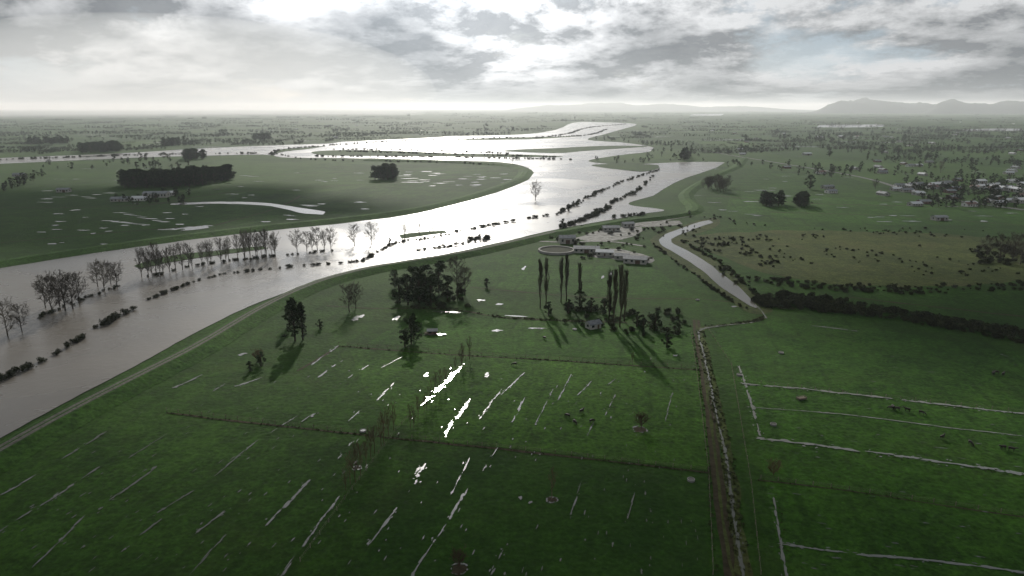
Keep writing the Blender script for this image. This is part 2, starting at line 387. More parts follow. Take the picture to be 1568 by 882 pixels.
S=[((565,832),(605,780),.7),((632,882),(715,750),.55),((755,875),(778,830),.7),((415,797),(470,740),.8),((305,812),(350,778),.6),((145,785),(240,715),.75),((235,790),(290,755),.5),((0,815),(155,715),.65),((105,697),(158,665),.7),((430,882),(520,760),.5),
((678,668),(718,615),.8),((650,618),(712,556),1.2),((735,640),(765,600),.5),((786,645),(802,612),.5),((578,612),(602,588),.5),((470,642),(486,630),.8),((488,578),(512,560),.9),((268,594),(306,576),.9),((363,592),(392,582),.8),((320,602),(345,588),.5),((515,592),(560,562),.4),((855,612),(876,572),.35),((770,602),(802,572),.45),((885,605),(905,585),.35),((898,668),(908,648),.4),((636,738),(652,708),.9),((480,556),(516,531),.8),((820,650),(845,600),.3),((925,640),(945,600),.3),((690,760),(720,700),.35),((870,800),(890,740),.3),((0,760),(60,725),.5),((540,640),(560,622),.4),((930,590),(950,575),.3),((180,850),(240,800),.4),((60,860),(130,790),.4),((740,720),(760,690),.3),((420,660),(450,640),.35),((590,560),(620,545),.4),((960,800),(975,740),.25),((1020,640),(1030,600),.25),((340,720),(400,670),.35),((200,700),(250,668),.4),((300,870),(345,820),.35),((520,700),(545,670),.35)]
for a,b,w in S: streak(a,b,w,.7)
for (x,y,L,w) in [(548,487,10,4),(605,489,10,3),(762,507,3,5),(822,503,2.5,8),(736,460,4,4),(766,466,3,4),(372,543,4,3),(803,410,14,2.5),(922,424,12,2),(935,420,9,2),(746,574,5,1.8),(652,575,4,1.6),(640,720,3,1),(797,763,2.4,1.0),(812,770,1.5,1.1),(478,637,3,1.5),(690,478,2,12),(790,484,2,16),(1125,470,4,3),(1035,545,2,2),(880,645,1.5,1.5),(665,513,4,9)]:
    for k in range(4): blob(G(x,y)+UD*U(-.3,.3)*L+Vector((U(-.3,.3)*w,0,0)),L*U(.3,.8),w*U(.3,.8),UD)
for x,y,r in [(980,658,2.4),(845,766,1.5),(703,872,1.9),(547,717,1.2)]:
    g=G(x,y)
    for k in range(10):
        a=k*2*math.pi/10+U(-.2,.2); d=Vector((-math.sin(a),math.cos(a),0)); blob(g+Vector((math.cos(a),math.sin(a),0))*r*U(.85,1.1),r*U(.3,.8),U(.2,.6),d)
for i in range(260):
    x,y=U(0,1080),U(545,880)
    if x+ (y-500)*1.6<420: continue
    blob(G(x,y),U(.4,2.0),U(.12,.36),UD)
for i in range(80):
    blob(G(U(1180,1568),U(520,880)),U(.5,2.5),U(.12,.4),Vector((.96,-.28,0)))
for i in range(90):
    x,y=U(60,560),U(255,375)
    g=G(x,y)
    if not inwater(g.x,g.y): blob(g,U(1.5,5),U(6,22)*(.5 if y>320 else 1),Vector((.1,1,0)).normalized())
for i in range(40):
    g=G(U(620,780),U(262,285))
    if not inwater(g.x,g.y): blob(g,U(2,6),U(8,20),Vector((.1,1,0)).normalized())
for a,bq,n in (((185,326),(262,342),7),((165,338),(235,346),6),((255,352),(330,345),7)):
    for k in range(n): blob(G(a[0]+(bq[0]-a[0])*k/n,a[1]+(bq[1]-a[1])*k/n),U(2,5),U(8,20),Vector((.1,1,0)).normalized())
add('field_puddles',mesh('field_puddles',PV,PF,['puddle']))
PV=[];PF=[]
for pts,w in (([(1130,558),(1145,600),(1165,672)],.8),([(1140,588),(1250,598),(1400,615),(1600,638),(1800,662)],1.1),([(1150,624),(1300,636),(1450,655),(1600,672)],.45),([(1165,672),(1250,682),(1400,702),(1568,726),(1750,752)],1.25),([(1185,765),(1195,830),(1205,890)],.6),([(1200,834),(1300,848),(1450,862),(1600,882)],.7),([(1255,500),(1330,510)],.8)):
    P=path3(pts,12)
    for i in range(len(P)-1): streak(P[i],P[i+1],w,.88,1.0,4.5,.12,.5)
add('flooded_drain',mesh('flooded_drain',PV,PF,['drainw']))
PV=[];PF=[]
P=path3([(1138,880),(1122,780),(1112,700),(1098,640),(1088,590),(1076,535),(1070,508),(1100,500),(1150,494),(1172,486),(1160,470)],10)
for i in range(len(P)-1): streak(P[i],P[i+1],.7,.85,1,4,.12,.3)
add('farm_drain',mesh('farm_drain',PV,PF,['puddle']))
PV=[];PF=[]
for i in range(150):
    g=G(U(100,1568),171+R()**1.4*60)
    if not inwater(g.x,g.y): blob(g,U(5,25),U(30,160),Vector((.1,1,0)).normalized())
for i in range(80):
    g=G(U(1060,1568),U(210,345))
    if not inwater(g.x,g.y): blob(g,U(1.5,5),U(5,22),Vector((.1,1,0)).normalized())
add('floodplain_puddles',mesh('floodplain_puddles',PV,PF,['puddle']))
for i,(x,y,r) in enumerate([(980,658,2.2),(845,765,1.4),(703,872,1.8),(547,716,1.1)]):
    g=G(x,y); V=[Vector((g.x,g.y,.07))];F=[]
    for k in range(20):
        a=k*math.pi/10; rr=r*(1+.25*U(-1,1)); V.append(Vector((g.x+math.cos(a)*rr,g.y+math.sin(a)*rr,.07)))
    F=[(0,k+1,(k+1)%20+1) for k in range(20)]
    add('mud_patch',mesh('mud_patch',V,F,['mud']))
# ---------------------------------------------------------------- trees
random.seed(31)
def tree(name,protos,x,y,s=1.0):
    g=G(x,y); return add(name,random.choice(protos),g,U(0,6.28),s*U(.93,1.07))
for (x,y,s) in [(12,515,1.05),(34,508,.9),(80,480,1.2),(100,476,1.25),(122,466,1.05),(92,470,1.1),(112,474,1.1),(70,472,1.0),(160,444,1.0),(180,440,.95),(150,440,.9),(170,436,.9),(233,422,.9),(250,419,1.0),(455,386,1.05),(470,385,.95),(486,384,1.1),(507,383,.95),(543,377,1.05),(569,375,1.05),(660,360,.6),
    (1510,395,1.0),(1530,400,1.2),(1550,398,1.2),(1562,405,1.3),(700,455,1.3),(712,452,1.0),(535,478,.9),(545,472,.8),(1440,265,1.1),(1340,290,.9)]: tree('bare_tree',T_bare,x,y,s)
for k in range(22):
    x=220+k*9.6+U(-4,4); tree('bare_tree',T_row,x,424-(x-222)*.19+U(-2,2),U(.75,1.2))
for (x,y,s) in [(375,393,1.1),(392,391,1.1),(408,391,1.1),(422,393,1.05),(383,388,1),(400,387,1),(478,384,.9),(497,384,.9),(620,366,.95),(643,363,1.0)]: tree('bare_tree',T_row,x,y,s)
tree('willow_tree',T_bare,820,307,1.25); tree('willow_tree',T_bare,785,250,1)
for (x,y,s) in [(827,472,1.05),(836,468,.95),(859,463,.95),(867,461,1.0),(887,468,.85),(932,497,1.0),(940,499,1.05),(949,501,1.1),(956,492,1.05)]: tree('lombardy_poplar',T_lomb,x,y,s)
for (x,y,s) in [(612,462,.7),(625,467,.95),(642,470,1.05),(660,468,1.0),(672,448,1.1),(652,455,1.0),(685,460,.75),(635,452,.9),(605,440,.6),(630,527,.75),(888,470,.5)]: tree('evergreen_tree',T_ever,x,y,s)
for (x,y,s) in [(452,522,.95),(464,520,.85),(444,500,.6),(634,520,.6)]: tree('conifer_tree',T_con,x,y,s)
for (x,y,s) in [(1021,532,.9),(490,503,.7),(840,483,1),(905,478,1.1),(925,480,1.1),(975,500,1.1),(1003,505,1.2),(985,508,.9),(870,480,1),(620,530,1),(400,560,.8),(383,568,.6),(745,440,.8),(1040,505,.7)]: tree('small_tree',T_small,x,y,s)
for i in range(11):
    t=i/10; tree('young_poplar',T_sap,532+70*t+U(-3,3),755-98*t+U(-5,5),U(.75,1.1))
for i in range(14):
    t=i/13; tree('young_poplar',T_sap,628+90*t+U(-3,3),660-112*t+U(-4,4),U(.65,1.05))
tree('young_poplar',T_sap,845,765,.95); tree('young_poplar',T_sap,968,560,.6); tree('young_poplar',T_sap,545,716,.8)
for x,y,s in [(982,656,.9),(703,868,.75),(1184,728,.8),(395,553,.9)]: tree('red_willow_shrub',T_red,x,y,s)
def row(name,pts,dens,protos,s0,s1,spread,step=6):
    P=path3(pts,step); it=[]
    for i in range(len(P)-1):
        L=(P[i+1]-P[i]).length; gap=.4+1.6*max(0,min(1,noise.noise(P[i]*.05)*1.5+.5)); n=L*dens*gap; k=int(n)+(1 if R()<n-int(n) else 0)
        for _ in range(k):
            p=P[i].lerp(P[i+1],R())+perp(P,i)*U(-spread,spread)
            s=U(s0,s1); it.append((random.choice(protos),p,U(0,6.28),(s*U(.9,1.3),s*U(.9,1.3),s)))
    return group(name,it)
row('flooded_hedge',[(-40,592),(0,583),(25,572),(50,562)],.35,T_bush,.7,1.2,1.2)
row('flooded_hedge',[(55,556),(78,547),(92,538),(106,530),(128,518)],.12,T_bush,.6,1.1,.8)
row('flooded_hedge',[(150,503),(180,487),(210,470)],.28,T_bush,.6,1.3,1.0)
row('flooded_hedge',[(230,460),(265,445),(300,432),(345,419)],.35,T_bush,.45,.8,.8)
row('flooded_hedge',[(350,419),(400,414),(450,409),(520,404),(560,400)],.14,T_bush,.5,.9,1.0)
row('flooded_hedge',[(60,488),(130,458),(210,430),(300,408),(400,395),(510,385)],.22,T_bush,.4,.9,2)
row('flooded_hedge',[(560,398),(600,375),(640,368),(690,360)],.25,T_bush,.5,1.0,2)
row('flooded_hedge',[(640,385),(690,378),(720,372),(750,368)],.22,T_bush,.6,1.2,1.5)
row('flooded_hedge',[(700,356),(740,348),(800,337),(860,328)],.13,T_bush,.6,1.2,1.5)
row('flooded_hedge',[(720,368),(735,366),(752,365)],.4,T_bush,1.,1.5,1.5)
row('flooded_hedge',[(855,350),(880,342),(905,332),(935,317)],.25,T_bush,.8,1.6,2)
row('flooded_hedge',[(845,330),(870,320),(900,303),(950,280),(1010,260)],.10,T_bush,.7,1.5,3)
row('flooded_hedge',[(900,335),(940,310),(975,293),(1000,270)],.10,T_bush,.8,1.5,3)
row('flooded_hedge',[(930,335),(960,331),(990,328)],.2,T_bush,.8,1.4,3)
for pts in ([(415,238),(425,231),(470,226),(520,222),(620,216),(760,212),(890,208),(930,198)],[(480,240),(600,241),(760,243),(880,245)],[(0,245),(120,241),(250,237),(400,235)],[(520,232),(700,237),(860,241)],[(820,212),(870,205),(900,196),(960,190)],[(500,229),(640,231),(780,236)]):
    row('flooded_hedge',pts,.09,T_bush,.8,2.0,6,4)
for x,y,s in [(870,323,1.0),(862,348,1.1),(878,316,.8),(735,368,.8),(597,375,.7),(1055,330,.8)]: tree('small_tree',T_small,x,y,s)
row('levee_hedge',[(418,232),(440,240),(500,246),(700,250),(790,256)],.05,T_bush,.8,1.6,5)
random.seed(77)
def fill(name,poly,n,protos,s0,s1,noi=0,th=0.0):
    xs=[p[0] for p in poly]; ys=[p[1] for p in poly]; it=[]
    def ins(x,y):
        c=False; j=len(poly)-1
        for i in range(len(poly)):
            if (poly[i][1]>y)!=(poly[j][1]>y) and x<(poly[j][0]-poly[i][0])*(y-poly[i][1])/(poly[j][1]-poly[i][1])+poly[i][0]: c=not c
            j=i
        return c
    k=0
    while len(it)<n and k<n*40:
        k+=1; x,y=U(min(xs),max(xs)),U(min(ys),max(ys))
        if not ins(x,y): continue
        g=G(x,y)
        if inwater(g.x,g.y): continue
        if noi and noise.noise(g*noi+Vector((3,7,0)))<th+U(-.12,.12): continue
        s=U(s0,s1); it.append((random.choice(protos),g,U(0,6.28),(s*U(.9,1.2),s*U(.9,1.2),s)))
    return group(name,it)
fill('scrub',[(1150,458),(1200,448),(1300,462),(1420,485),(1568,508),(1700,530),(1700,548),(1568,527),(1450,504),(1330,484),(1200,474),(1165,470)],560,T_bush,.3,1.25,.03,-.3)
fill('scrub',[(1180,425),(1280,436),(1400,440),(1568,432),(1700,445),(1700,455),(1568,445),(1400,452),(1280,448),(1180,440)],190,T_bush,.3,1.0,.03,-.2)
fill('scrub',[(1050,370),(1110,360),(1160,380),(1220,420),(1180,450),(1140,445),(1100,415)],120,T_bush,.3,.9,.03)
fill('scrub',[(1030,335),(1090,330),(1200,350),(1400,350),(1568,355),(1568,366),(1350,362),(1150,372),(1050,372)],130,T_bush,.25,.8,.02)
fill('scrub',[(1170,372),(1350,372),(1500,380),(1560,420),(1300,430),(1200,410)],80,T_bush,.25,.7,.02)
fill('scrub',[(1490,375),(1568,380),(1568,408),(1500,405)],50,T_bush,.7,1.5)
row('creek_scrub',[(998,372),(1030,398),(1066,424),(1103,450),(1146,476)],.35,T_bush,.25,.7,1.2)
row('creek_scrub',[(1045,370),(1066,383),(1106,405),(1146,440),(1172,464)],.5,T_bush,.25,.8,1.5)
row('ditch_rushes',[(255,632),(350,644),(480,658),(610,672),(700,681),(850,697),(980,712),(1085,724)],.8,T_tus,.25,.6,.5)
row('ditch_rushes',[(518,530),(620,538),(720,545),(850,552),(1000,562),(1075,567)],.7,T_tus,.3,.7,.5)
row('ditch_rushes',[(1140,882),(1124,780),(1114,700),(1100,640),(1090,590),(1078,535),(1072,506)],2.2,T_tus,.2,.7,1.9)
row('ditch_rushes',[(1096,882),(1088,780),(1086,724),(1070,567),(1060,510)],.5,T_tus,.3,.6,.6)
row('ditch_rushes',[(1080,500),(1150,493),(1172,484)],1.2,T_tus,.5,1.1,1.2)
row('ditch_rushes',[(640,472),(700,475),(760,485),(830,490),(960,494),(1060,500)],.7,T_tus,.4,1.4,1.2)
row('ditch_rushes',[(1165,674),(1568,728)],.4,T_tus,.2,.5,.9)
row('ditch_rushes',[(1140,590),(1400,616),(1600,639)],.4,T_tus,.2,.5,.9)
row('ditch_rushes',[(1160,735),(1300,752),(1450,775),(1600,797)],.6,T_tus,.2,.5,.5)
row('ditch_rushes',[(1190,760),(1205,880)],.6,T_tus,.2,.5,.9)
fill('yard_shrubs',[(860,470),(960,470),(1060,480),(1060,512),(980,515),(860,495)],60,T_bush,.5,1.2)
fill('yard_shrubs',[(820,352),(1000,340),(1070,335),(1000,372),(1000,400),(860,398)],60,T_bush,.4,1.2)
fill('yard_shrubs',[(600,440),(700,430),(720,470),(610,475)],25,T_bush,.7,1.5)
fill('woodland',[(186,282),(240,280),(352,270),(354,276),(300,286),(230,288),(190,288)],150,T_ever,.85,1.25)
fill('woodland',[(572,271),(608,270),(608,275),(574,276)],20,T_ever,.9,1.2)
fill('woodland',[(122,231),(182,229),(182,233),(125,235)],45,T_ever,1.0,1.4)
fill('woodland',[(283,242),(315,241),(315,245),(284,246)],18,T_ever,1.0,1.2)
fill('woodland',[(248,221),(282,220),(282,223),(250,224)],16,T_ever,1,1.3)
fill('woodland',[(386,213),(415,212),(415,215),(387,216)],16,T_ever,1,1.3)
fill('woodland',[(40,218),(110,216),(110,221),(42,222)],50,T_far,1,1.5)
fill('woodland',[(1163,313),(1185,311),(1187,316),(1165,318)],8,T_ever,.6,.9)
fill('woodland',[(1190,313),(1203,311),(1203,316),(1192,317)],4,T_ever,.7,.9)
fill('woodland',[(1212,313),(1238,312),(1238,318),(1213,318)],8,T_ever,.65,.9)
fill('woodland',[(1075,288),(1115,285),(1118,294),(1080,295)],16,T_bare,.8,1.1)
fill('woodland',[(1040,240),(1062,238),(1062,252),(1042,250)],12,T_far,1,1.6)
fill('farm_shelter_trees',[(165,305),(290,296),(290,312),(170,316)],22,T_far,.4,.8)
fill('farm_shelter_trees',[(0,285),(70,262),(70,272),(0,300)],26,T_far,.4,.8)
fill('settlement_trees',[(1120,222),(1568,222),(1568,300),(1300,285),(1180,260)],190,T_far,.25,.9,.004,.15)
fill('settlement_trees',[(1380,275),(1568,270),(1568,320),(1420,318)],170,T_far,.25,.75,.012,-.2)
fill('settlement_trees',[(1120,200),(1250,195),(1568,195),(1568,230),(1130,230)],130,T_far,.5,1.3,.002,.15)
for x,y in [(1385,215),(1270,240),(1350,235),(1520,310),(1190,205),(1255,215),(1375,235),(1240,290)]: tree('evergreen_tree',T_ever,x,y,1.1)
random.seed(99); it=[]
for i in range(1300):
    x=U(-250,1800); y=169.5+ (R()**1.5)*66
    g=G(x,y)
    if g.y>26000: continue
    if any(inwater(g.x+k*30,g.y) for k in(-2,-1,0,1,2)): continue
    r=(.05 if R()<.7 else 1.6)+U(-.12,.12)
    k=1+g.y/14000
    it.append((random.choice(T_belt),g,r,(U(.5,1.5)*(1+g.y/7000),k,U(.35,.95)*(1.0 if R()<.88 else 1.7)*(1+g.y/20000))))
group('distant_shelter_belts',it)
it=[]
while len(it)<420:
    x=U(-100,1700); y=180+R()*80
    g=G(x,y)
    if inwater(g.x,g.y) or (300<x<820 and y>225) or noise.noise(g*.0022)<.05: continue
    it.append((random.choice(T_far),g,U(0,6.28),U(.3,1.0)))
group('distant_trees',it)
# ---------------------------------------------------------------- fences
random.seed(3)
def fence(pts,sp=4.5):
    P=[G(*p) for p in pts]; V=[];F=[]
    for i in range(len(P)-1):
        L=(P[i+1]-P[i]).length; n=max(1,int(L/sp))
        for k in range(n+1):
            p=P[i].lerp(P[i+1],k/n); box(V,F,(p.x+U(-.05,.05),p.y,-.1),.14,.14,1.3)
        for z in (.45,.8,1.1): tube(V,F,P[i]+Vector((0,0,z)),P[i+1]+Vector((0,0,z)),.012,.012,3)
    add('post_and_wire_fence',mesh('post_and_wire_fence',V,F,['wood']))
for f in ([(255,629),(480,655),(610,669),(850,694),(1085,721)],[(518,527),(720,542),(1000,559),(1066,564)],[(1092,880),(1085,722),(1066,564),(1058,510)],[(1165,880),(1150,740),(1120,560),(1085,506)],[(460,860),(528,765),(606,660),(718,545)],[(1165,733),(1300,750),(1568,790)],[(1145,585),(1568,632)]): fence(f)
# ---------------------------------------------------------------- buildings
def gable(L,W,h,rh,wall,roof,name):
    x,y=L/2,W/2
    V=[(-x,-y,-.3),(x,-y,-.3),(x,y,-.3),(-x,y,-.3),(-x,-y,h),(x,-y,h),(x,y,h),(-x,y,h),(-x,0,h+rh),(x,0,h+rh)]
    F=[(0,1,5,4),(2,3,7,6),(1,2,6,9,5),(3,0,4,8,7)]
    w=mesh(name+'_walls',V,F,[wall])
    o=.5; sl=rh/y; V=[];F=[]
    for s in(-1,1):
        k=len(V); e=y+o
        for zz in (.02,.16):
            V+=[(-x-o,s*e,h-sl*o+zz),(x+o,s*e,h-sl*o+zz),(x+o,0,h+rh+zz),(-x-o,0,h+rh+zz)]
        F+=[tuple(k+i for i in f) for f in((0,1,2,3),(4,5,6,7),(0,1,5,4),(1,2,6,5),(3,0,4,7))]
    r=mesh(name+'_roof',V,F,[roof])
    V=[];F=[]; n=max(2,int(L/3.2))
    for s in (-1,1):
        for i in range(n):
            if i==n//2: continue
            box(V,F,(-x+(i+.5)*L/n,s*(y+.02),h*.38),1.4,.1,h*.42)
    for s in(-1,1): box(V,F,(s*(x+.02),0,h*.38),.1,1.5,h*.42)
    g=mesh(name+'_windows',V,F,['glass'])
    V=[];F=[]
    for s in (-1,1): box(V,F,(-x+(n//2+.5)*L/n,s*(y+.03),0),1.0 if h<3.2 else 3.2,.12,min(h*.8,2.1 if h<3.2 else 3.0))
    d=mesh(name+'_door',V,F,['door'])
    return w,r,g,d
PB={}
def building(name,x,y,rz,L,W,h,rh,wall,roof,loc=None):
    k=(L,W,h,rh,wall,roof)
    if k not in PB: PB[k]=gable(L,W,h,rh,wall,roof,name)
    e=bpy.data.objects.new(name,None); e.location=loc or G(x,y); e.rotation_euler=(0,0,rz); rootc.objects.link(e)
    for nm,me in zip(('walls','roof','windows','door'),PB[k]): add(nm,me,parent=e)
    if name.endswith('house'):
        if 'ch' not in PB:
            V=[];F=[]; box(V,F,(0,0,0),.8,.6,1.5); box(V,F,(0,0,1.5),1.0,.8,.15); PB['ch']=mesh('chimney',V,F,['brick'])
        add('chimney',PB['ch'],(L*.22,0.9,h+rh-.75),parent=e)
    return e
building('farm_shed',908,502,.5,6,4.5,2.5,1.2,'cream','rgrey')
for a in [('milking_shed',868,372,.1,12,8,4.5,1.6,'cream','rgrey'),('hay_barn',898,386,-.1,18,8,3.2,1.3,'cream','rgrey'),('farm_shed',926,391,-.15,12,7,3,1.2,'cream','rwhite'),('farm_shed',973,402,-.3,15,9,3.2,1.4,'cream','rgrey'),('farm_shed',952,397,-.3,9,7,3,1.2,'cream','rgrey'),('farm_shed',935,353,.1,14,8,3,1.3,'cream','rgrey'),('farm_shed',961,347,.2,10,7,3,1.2,'cream','rgrey'),('farm_shed',1438,337,.1,12,8,3.2,1.3,'cream','rgrey'),
          ('farm_house',185,308,.2,18,10,3,2,'cream','rgrey'),('farm_house',215,307,.1,16,9,3,2,'white','rwhite'),('hay_barn',240,302,.1,26,12,5,2,'cream','rgrey'),('farm_shed',255,300,.6,16,9,4,1.5,'cream','rwhite'),('farm_shed',98,294,.1,14,8,3.5,1.5,'cream','rgrey'),('farm_house',30,270,.1,16,9,3,2,'cream','rgrey'),('farm_shed',662,511,.1,4,3,1.8,.6,'brick','rgrey')]: building(*a)
random.seed(44)
combo=[(13,8,2.8,1.7,'white','rgrey'),(14,8,2.8,1.8,'cream','rgrey'),(12,8,2.8,1.6,'brick','rgrey'),(13,8,2.8,1.7,'cream','rwhite'),(15,8,3,1.5,'cream','rgrey'),(18,10,4,1.8,'cream','rwhite'),(13,8,2.8,1.75,'white','rred')]
n=0
while n<82:
    x,y=U(1120,1600),U(208,318)
    if n<40: x,y=U(1370,1600),U(278,318)
    if y>235+(x-1060)*.2+18 and not x>1360: continue
    g=G(x,y)
    if inwater(g.x,g.y): continue
    building('house',x,y,random.choice((.1,.25,1.7))+U(-.1,.1),*random.choice(combo)); n+=1
for i in range(30):
    x,y=U(450,1568),U(186,215); g=G(x,y)
    if not inwater(g.x,g.y): building('farm_house',x,y,U(0,.4),*random.choice(combo[:5]))
def pond(x,y,r):
    g=G(x,y); e=bpy.data.objects.new('effluent_pond',None); e.location=g; rootc.objects.link(e)
    n=40; pr=[(r-.8,.3),(r-.6,1.7),(r+.6,1.7),(r+.8,0.0)]; V=[];F=[]
    for k in range(n):
        a=2*math.pi*k/n
        for rr,z in pr: V.append((rr*math.cos(a),rr*math.sin(a),z))
    for k in range(n):
        for j in range(3): F.append((k*4+j,((k+1)%n)*4+j,((k+1)%n)*4+j+1,k*4+j+1))
    add('rim',mesh('pond_rim',V,F,['concrete']),parent=e)
    V=[((r-.7)*math.cos(2*math.pi*k/n),(r-.7)*math.sin(2*math.pi*k/n),1.0) for k in range(n)]
    add('water',mesh('pond_water',V,[tuple(range(n))],['sludge']),parent=e)
pond(852,385,12.5)
sheet('concrete_yard',[(915,384),(950,382),(1000,395),(988,404),(940,397),(905,392)],.15,'wet',.004,True,5)
sheet('concrete_yard',[(905,358),(945,348),(985,349),(975,360),(930,370),(890,366)],.15,'wet',.005,True,5)
sheet('concrete_yard',[(970,342),(1040,338),(1045,343),(990,348)],.12,'wet',.003,True,5)
def trough(x,y):
    V=[];F=[];n=18; pr=[(1.0,0),(1.05,.6),(.92,.6),(.9,.2)]
    for k in range(n):
        a=2*math.pi*k/n
        for r,z in pr: V.append((r*math.cos(a),r*math.sin(a),z))
    for k in range(n):
        for j in range(3): F.append((k*4+j,((k+1)%n)*4+j,((k+1)%n)*4+j+1,k*4+j+1))
    e=bpy.data.objects.new('water_trough',None); e.location=G(x,y); rootc.objects.link(e)
    add('tub',mesh('tub',V,F,['concrete']),parent=e)
    add('water',mesh('trough_water',[(.92*math.cos(2*math.pi*k/n),.92*math.sin(2*math.pi*k/n),.5) for k in range(n)],[tuple(range(n))],['creek']),parent=e)
for p in [(1196,541),(1184,651),(556,661),(1058,736),(1132,575),(880,505),(1068,460),(680,513)]: trough(*p)
def hay_feeder(x,y):
    V=[];F=[]
    for dx in (-1.6,1.6):
        for dy in (-.7,.7): box(V,F,(dx,dy,0),.12,.12,1.2)
    for z in (.4,.8,1.15):
        for dy in (-.7,.7): box(V,F,(0,dy,z),3.3,.08,.08)
        for dx in (-1.6,1.6): box(V,F,(dx,0,z),.08,1.4,.08)
    box(V,F,(0,0,.3),3.0,1.2,.55)
    add('hay_feeder',mesh('hay_feeder',V,F,['wood']),G(x,y),.3)
hay_feeder(1227,612); hay_feeder(656,512)
# ---------------------------------------------------------------- cows
def cow_mesh(graze):
    J=[((0,0,1.15),.30),((.55,0,1.08),.37),((1.05,0,1.12),.31),((1.35,0,1.2 if not graze else 1.0),.20),
       ((1.65,0,1.45) if not graze else (1.7,0,.55),.15),((1.85,0,1.42) if not graze else (1.8,0,.3),.14),((2.1,0,1.25) if not graze else (1.88,0,.1),.09),
       ((-.28,0,1.2),.14),((-.38,0,1.0),.035),((-.40,0,.55),.03)]
    E=[(0,1),(1,2),(2,3),(3,4),(4,5),(5,6),(0,7),(7,8),(8,9)]
    for s in(-1,1):
        k=len(J); J+=[((-.08,.2*s,.95),.20),((.06,.22*s,.68),.11),((-.14,.22*s,.42),.065),((-.10,.22*s,.04),.06)]; E+=[(0,k),(k,k+1),(k+1,k+2),(k+2,k+3)]
        k=len(J); J+=[((1.08,.2*s,.85),.15),((1.04,.2*s,.45),.075),((1.06,.2*s,.04),.06)]; E+=[(2,k),(k,k+1),(k+1,k+2)]
        k=len(J); h=J[4][0]; J+=[((h[0]+.02,.24*s,h[2]+.06),.035)]; E+=[(4,k)]
    me=bpy.data.meshes.new('cow_skel'); me.from_pydata([j[0] for j in J],E,[])
    o=bpy.data.objects.new('tmp',me); rootc.objects.link(o)
    o.modifiers.new('s','SKIN'); sv=me.skin_vertices[0].data
    for i,j in enumerate(J): sv[i].radius=(j[1],j[1])
    sv[0].use_root=True
    o.modifiers.new('u','SUBSURF').levels=1
    dg=bpy.context.evaluated_depsgraph_get(); nm=bpy.data.meshes.new_from_object(o.evaluated_get(dg)); nm.materials.clear(); nm.materials.append(M['cow'])
    bpy.data.objects.remove(o); nm.name='cow_body'; return nm
CW=[cow_mesh(True),cow_mesh(False)]
random.seed(8)
for x,y in [(871,640),(889,633),(904,648),(879,648),(1368,628),(1376,629),(1392,631),(1408,634),(1441,673),(1484,680),(1538,688),(1545,690),(1366,625),(1520,575),(1528,573),(1535,576),(835,520),(790,560)]:
    add('cow',random.choice(CW),G(x,y),U(0,6.28),1.05)
# ---------------------------------------------------------------- hills
def hills(name,x0,x1,D,peaks,seed):
    nx,ny=160,16; V=[];F=[]
    for j in range(ny):
        for i in range(nx):
            px=x0+(x1-x0)*i/(nx-1); v=j/(ny-1); d=D*(1+.25*v)
            X=(px-784)/FP*d*1.03
            env=0
            for c,w,h in peaks: env+=h**3*math.exp(-3*((px-c)/w)**2)
            env=env**(1/3)
            z=(100*min(1,env/6)+env/FP*D)*math.sin(math.pi*v)**.7
            z*=1+.30*noise.fractal(Vector((X/D*22,d/D*22,seed)),.8,2,6)
            edge=min(1,min(i,nx-1-i)/8); V.append((X,d,max(-5,z*edge-3)))
    for j in range(ny-1):
        for i in range(nx-1): a=j*nx+i; F.append((a,a+1,a+nx+1,a+nx))
    add(name,mesh(name,V,F,['hill'],smooth=True))
hills('distant_hills',1180,1440,13000,[(1258,26,11),(1290,30,12),(1325,34,10),(1375,50,6)],1)
hills('distant_hills',1350,1950,12000,[(1415,26,11),(1455,40,7),(1505,40,9),(1550,45,12),(1600,50,12),(1680,70,13),(1800,90,12)],2)
hills('distant_hills',760,1250,21000,[(850,60,5),(920,60,7),(1000,60,6),(1100,80,4)],3)
# ---------------------------------------------------------------- haze (real air volume)
V=[];F=[]; box(V,F,(0,0,-30),88000,88000,350)
def air(name,dens,col,an):
    m,t=nt(name); b=NB(t); vs=b.n('ShaderNodeVolumeScatter'); vs.inputs['Density'].default_value=dens; vs.inputs['Anisotropy'].default_value=an; vs.inputs['Color'].default_value=col
    o=b.n('ShaderNodeOutputMaterial'); b.l(vs.outputs[0],o.inputs['Volume']); M[name]=m
air('moist_air',8.5e-5,(.50,.54,.56,1),.35)
add('haze',mesh('haze',V,F,['moist_air']))
air('rain_air',1.8e-4,(.62,.65,.67,1),.3)
V=[];F=[]; nu,nv=28,12
for j in range(nv+1):
    for i in range(nu):
        a=2*math.pi*i/nu; p=math.pi*(j/nv-.5); V.append((-4300+3300*math.cos(a)*math.cos(p),9500+3600*math.sin(a)*math.cos(p),300+900*math.sin(p)))
for j in range(nv):
    for i in range(nu): F.append((j*nu+i,j*nu+(i+1)%nu,(j+1)*nu+(i+1)%nu,(j+1)*nu+i))
add('rain_shower',mesh('rain_shower',V,F,['rain_air']))
# ---------------------------------------------------------------- sky
sd=(math.sin(SUN_AZ)*math.cos(SUN_EL),math.cos(SUN_AZ)*math.cos(SUN_EL),math.sin(SUN_EL))
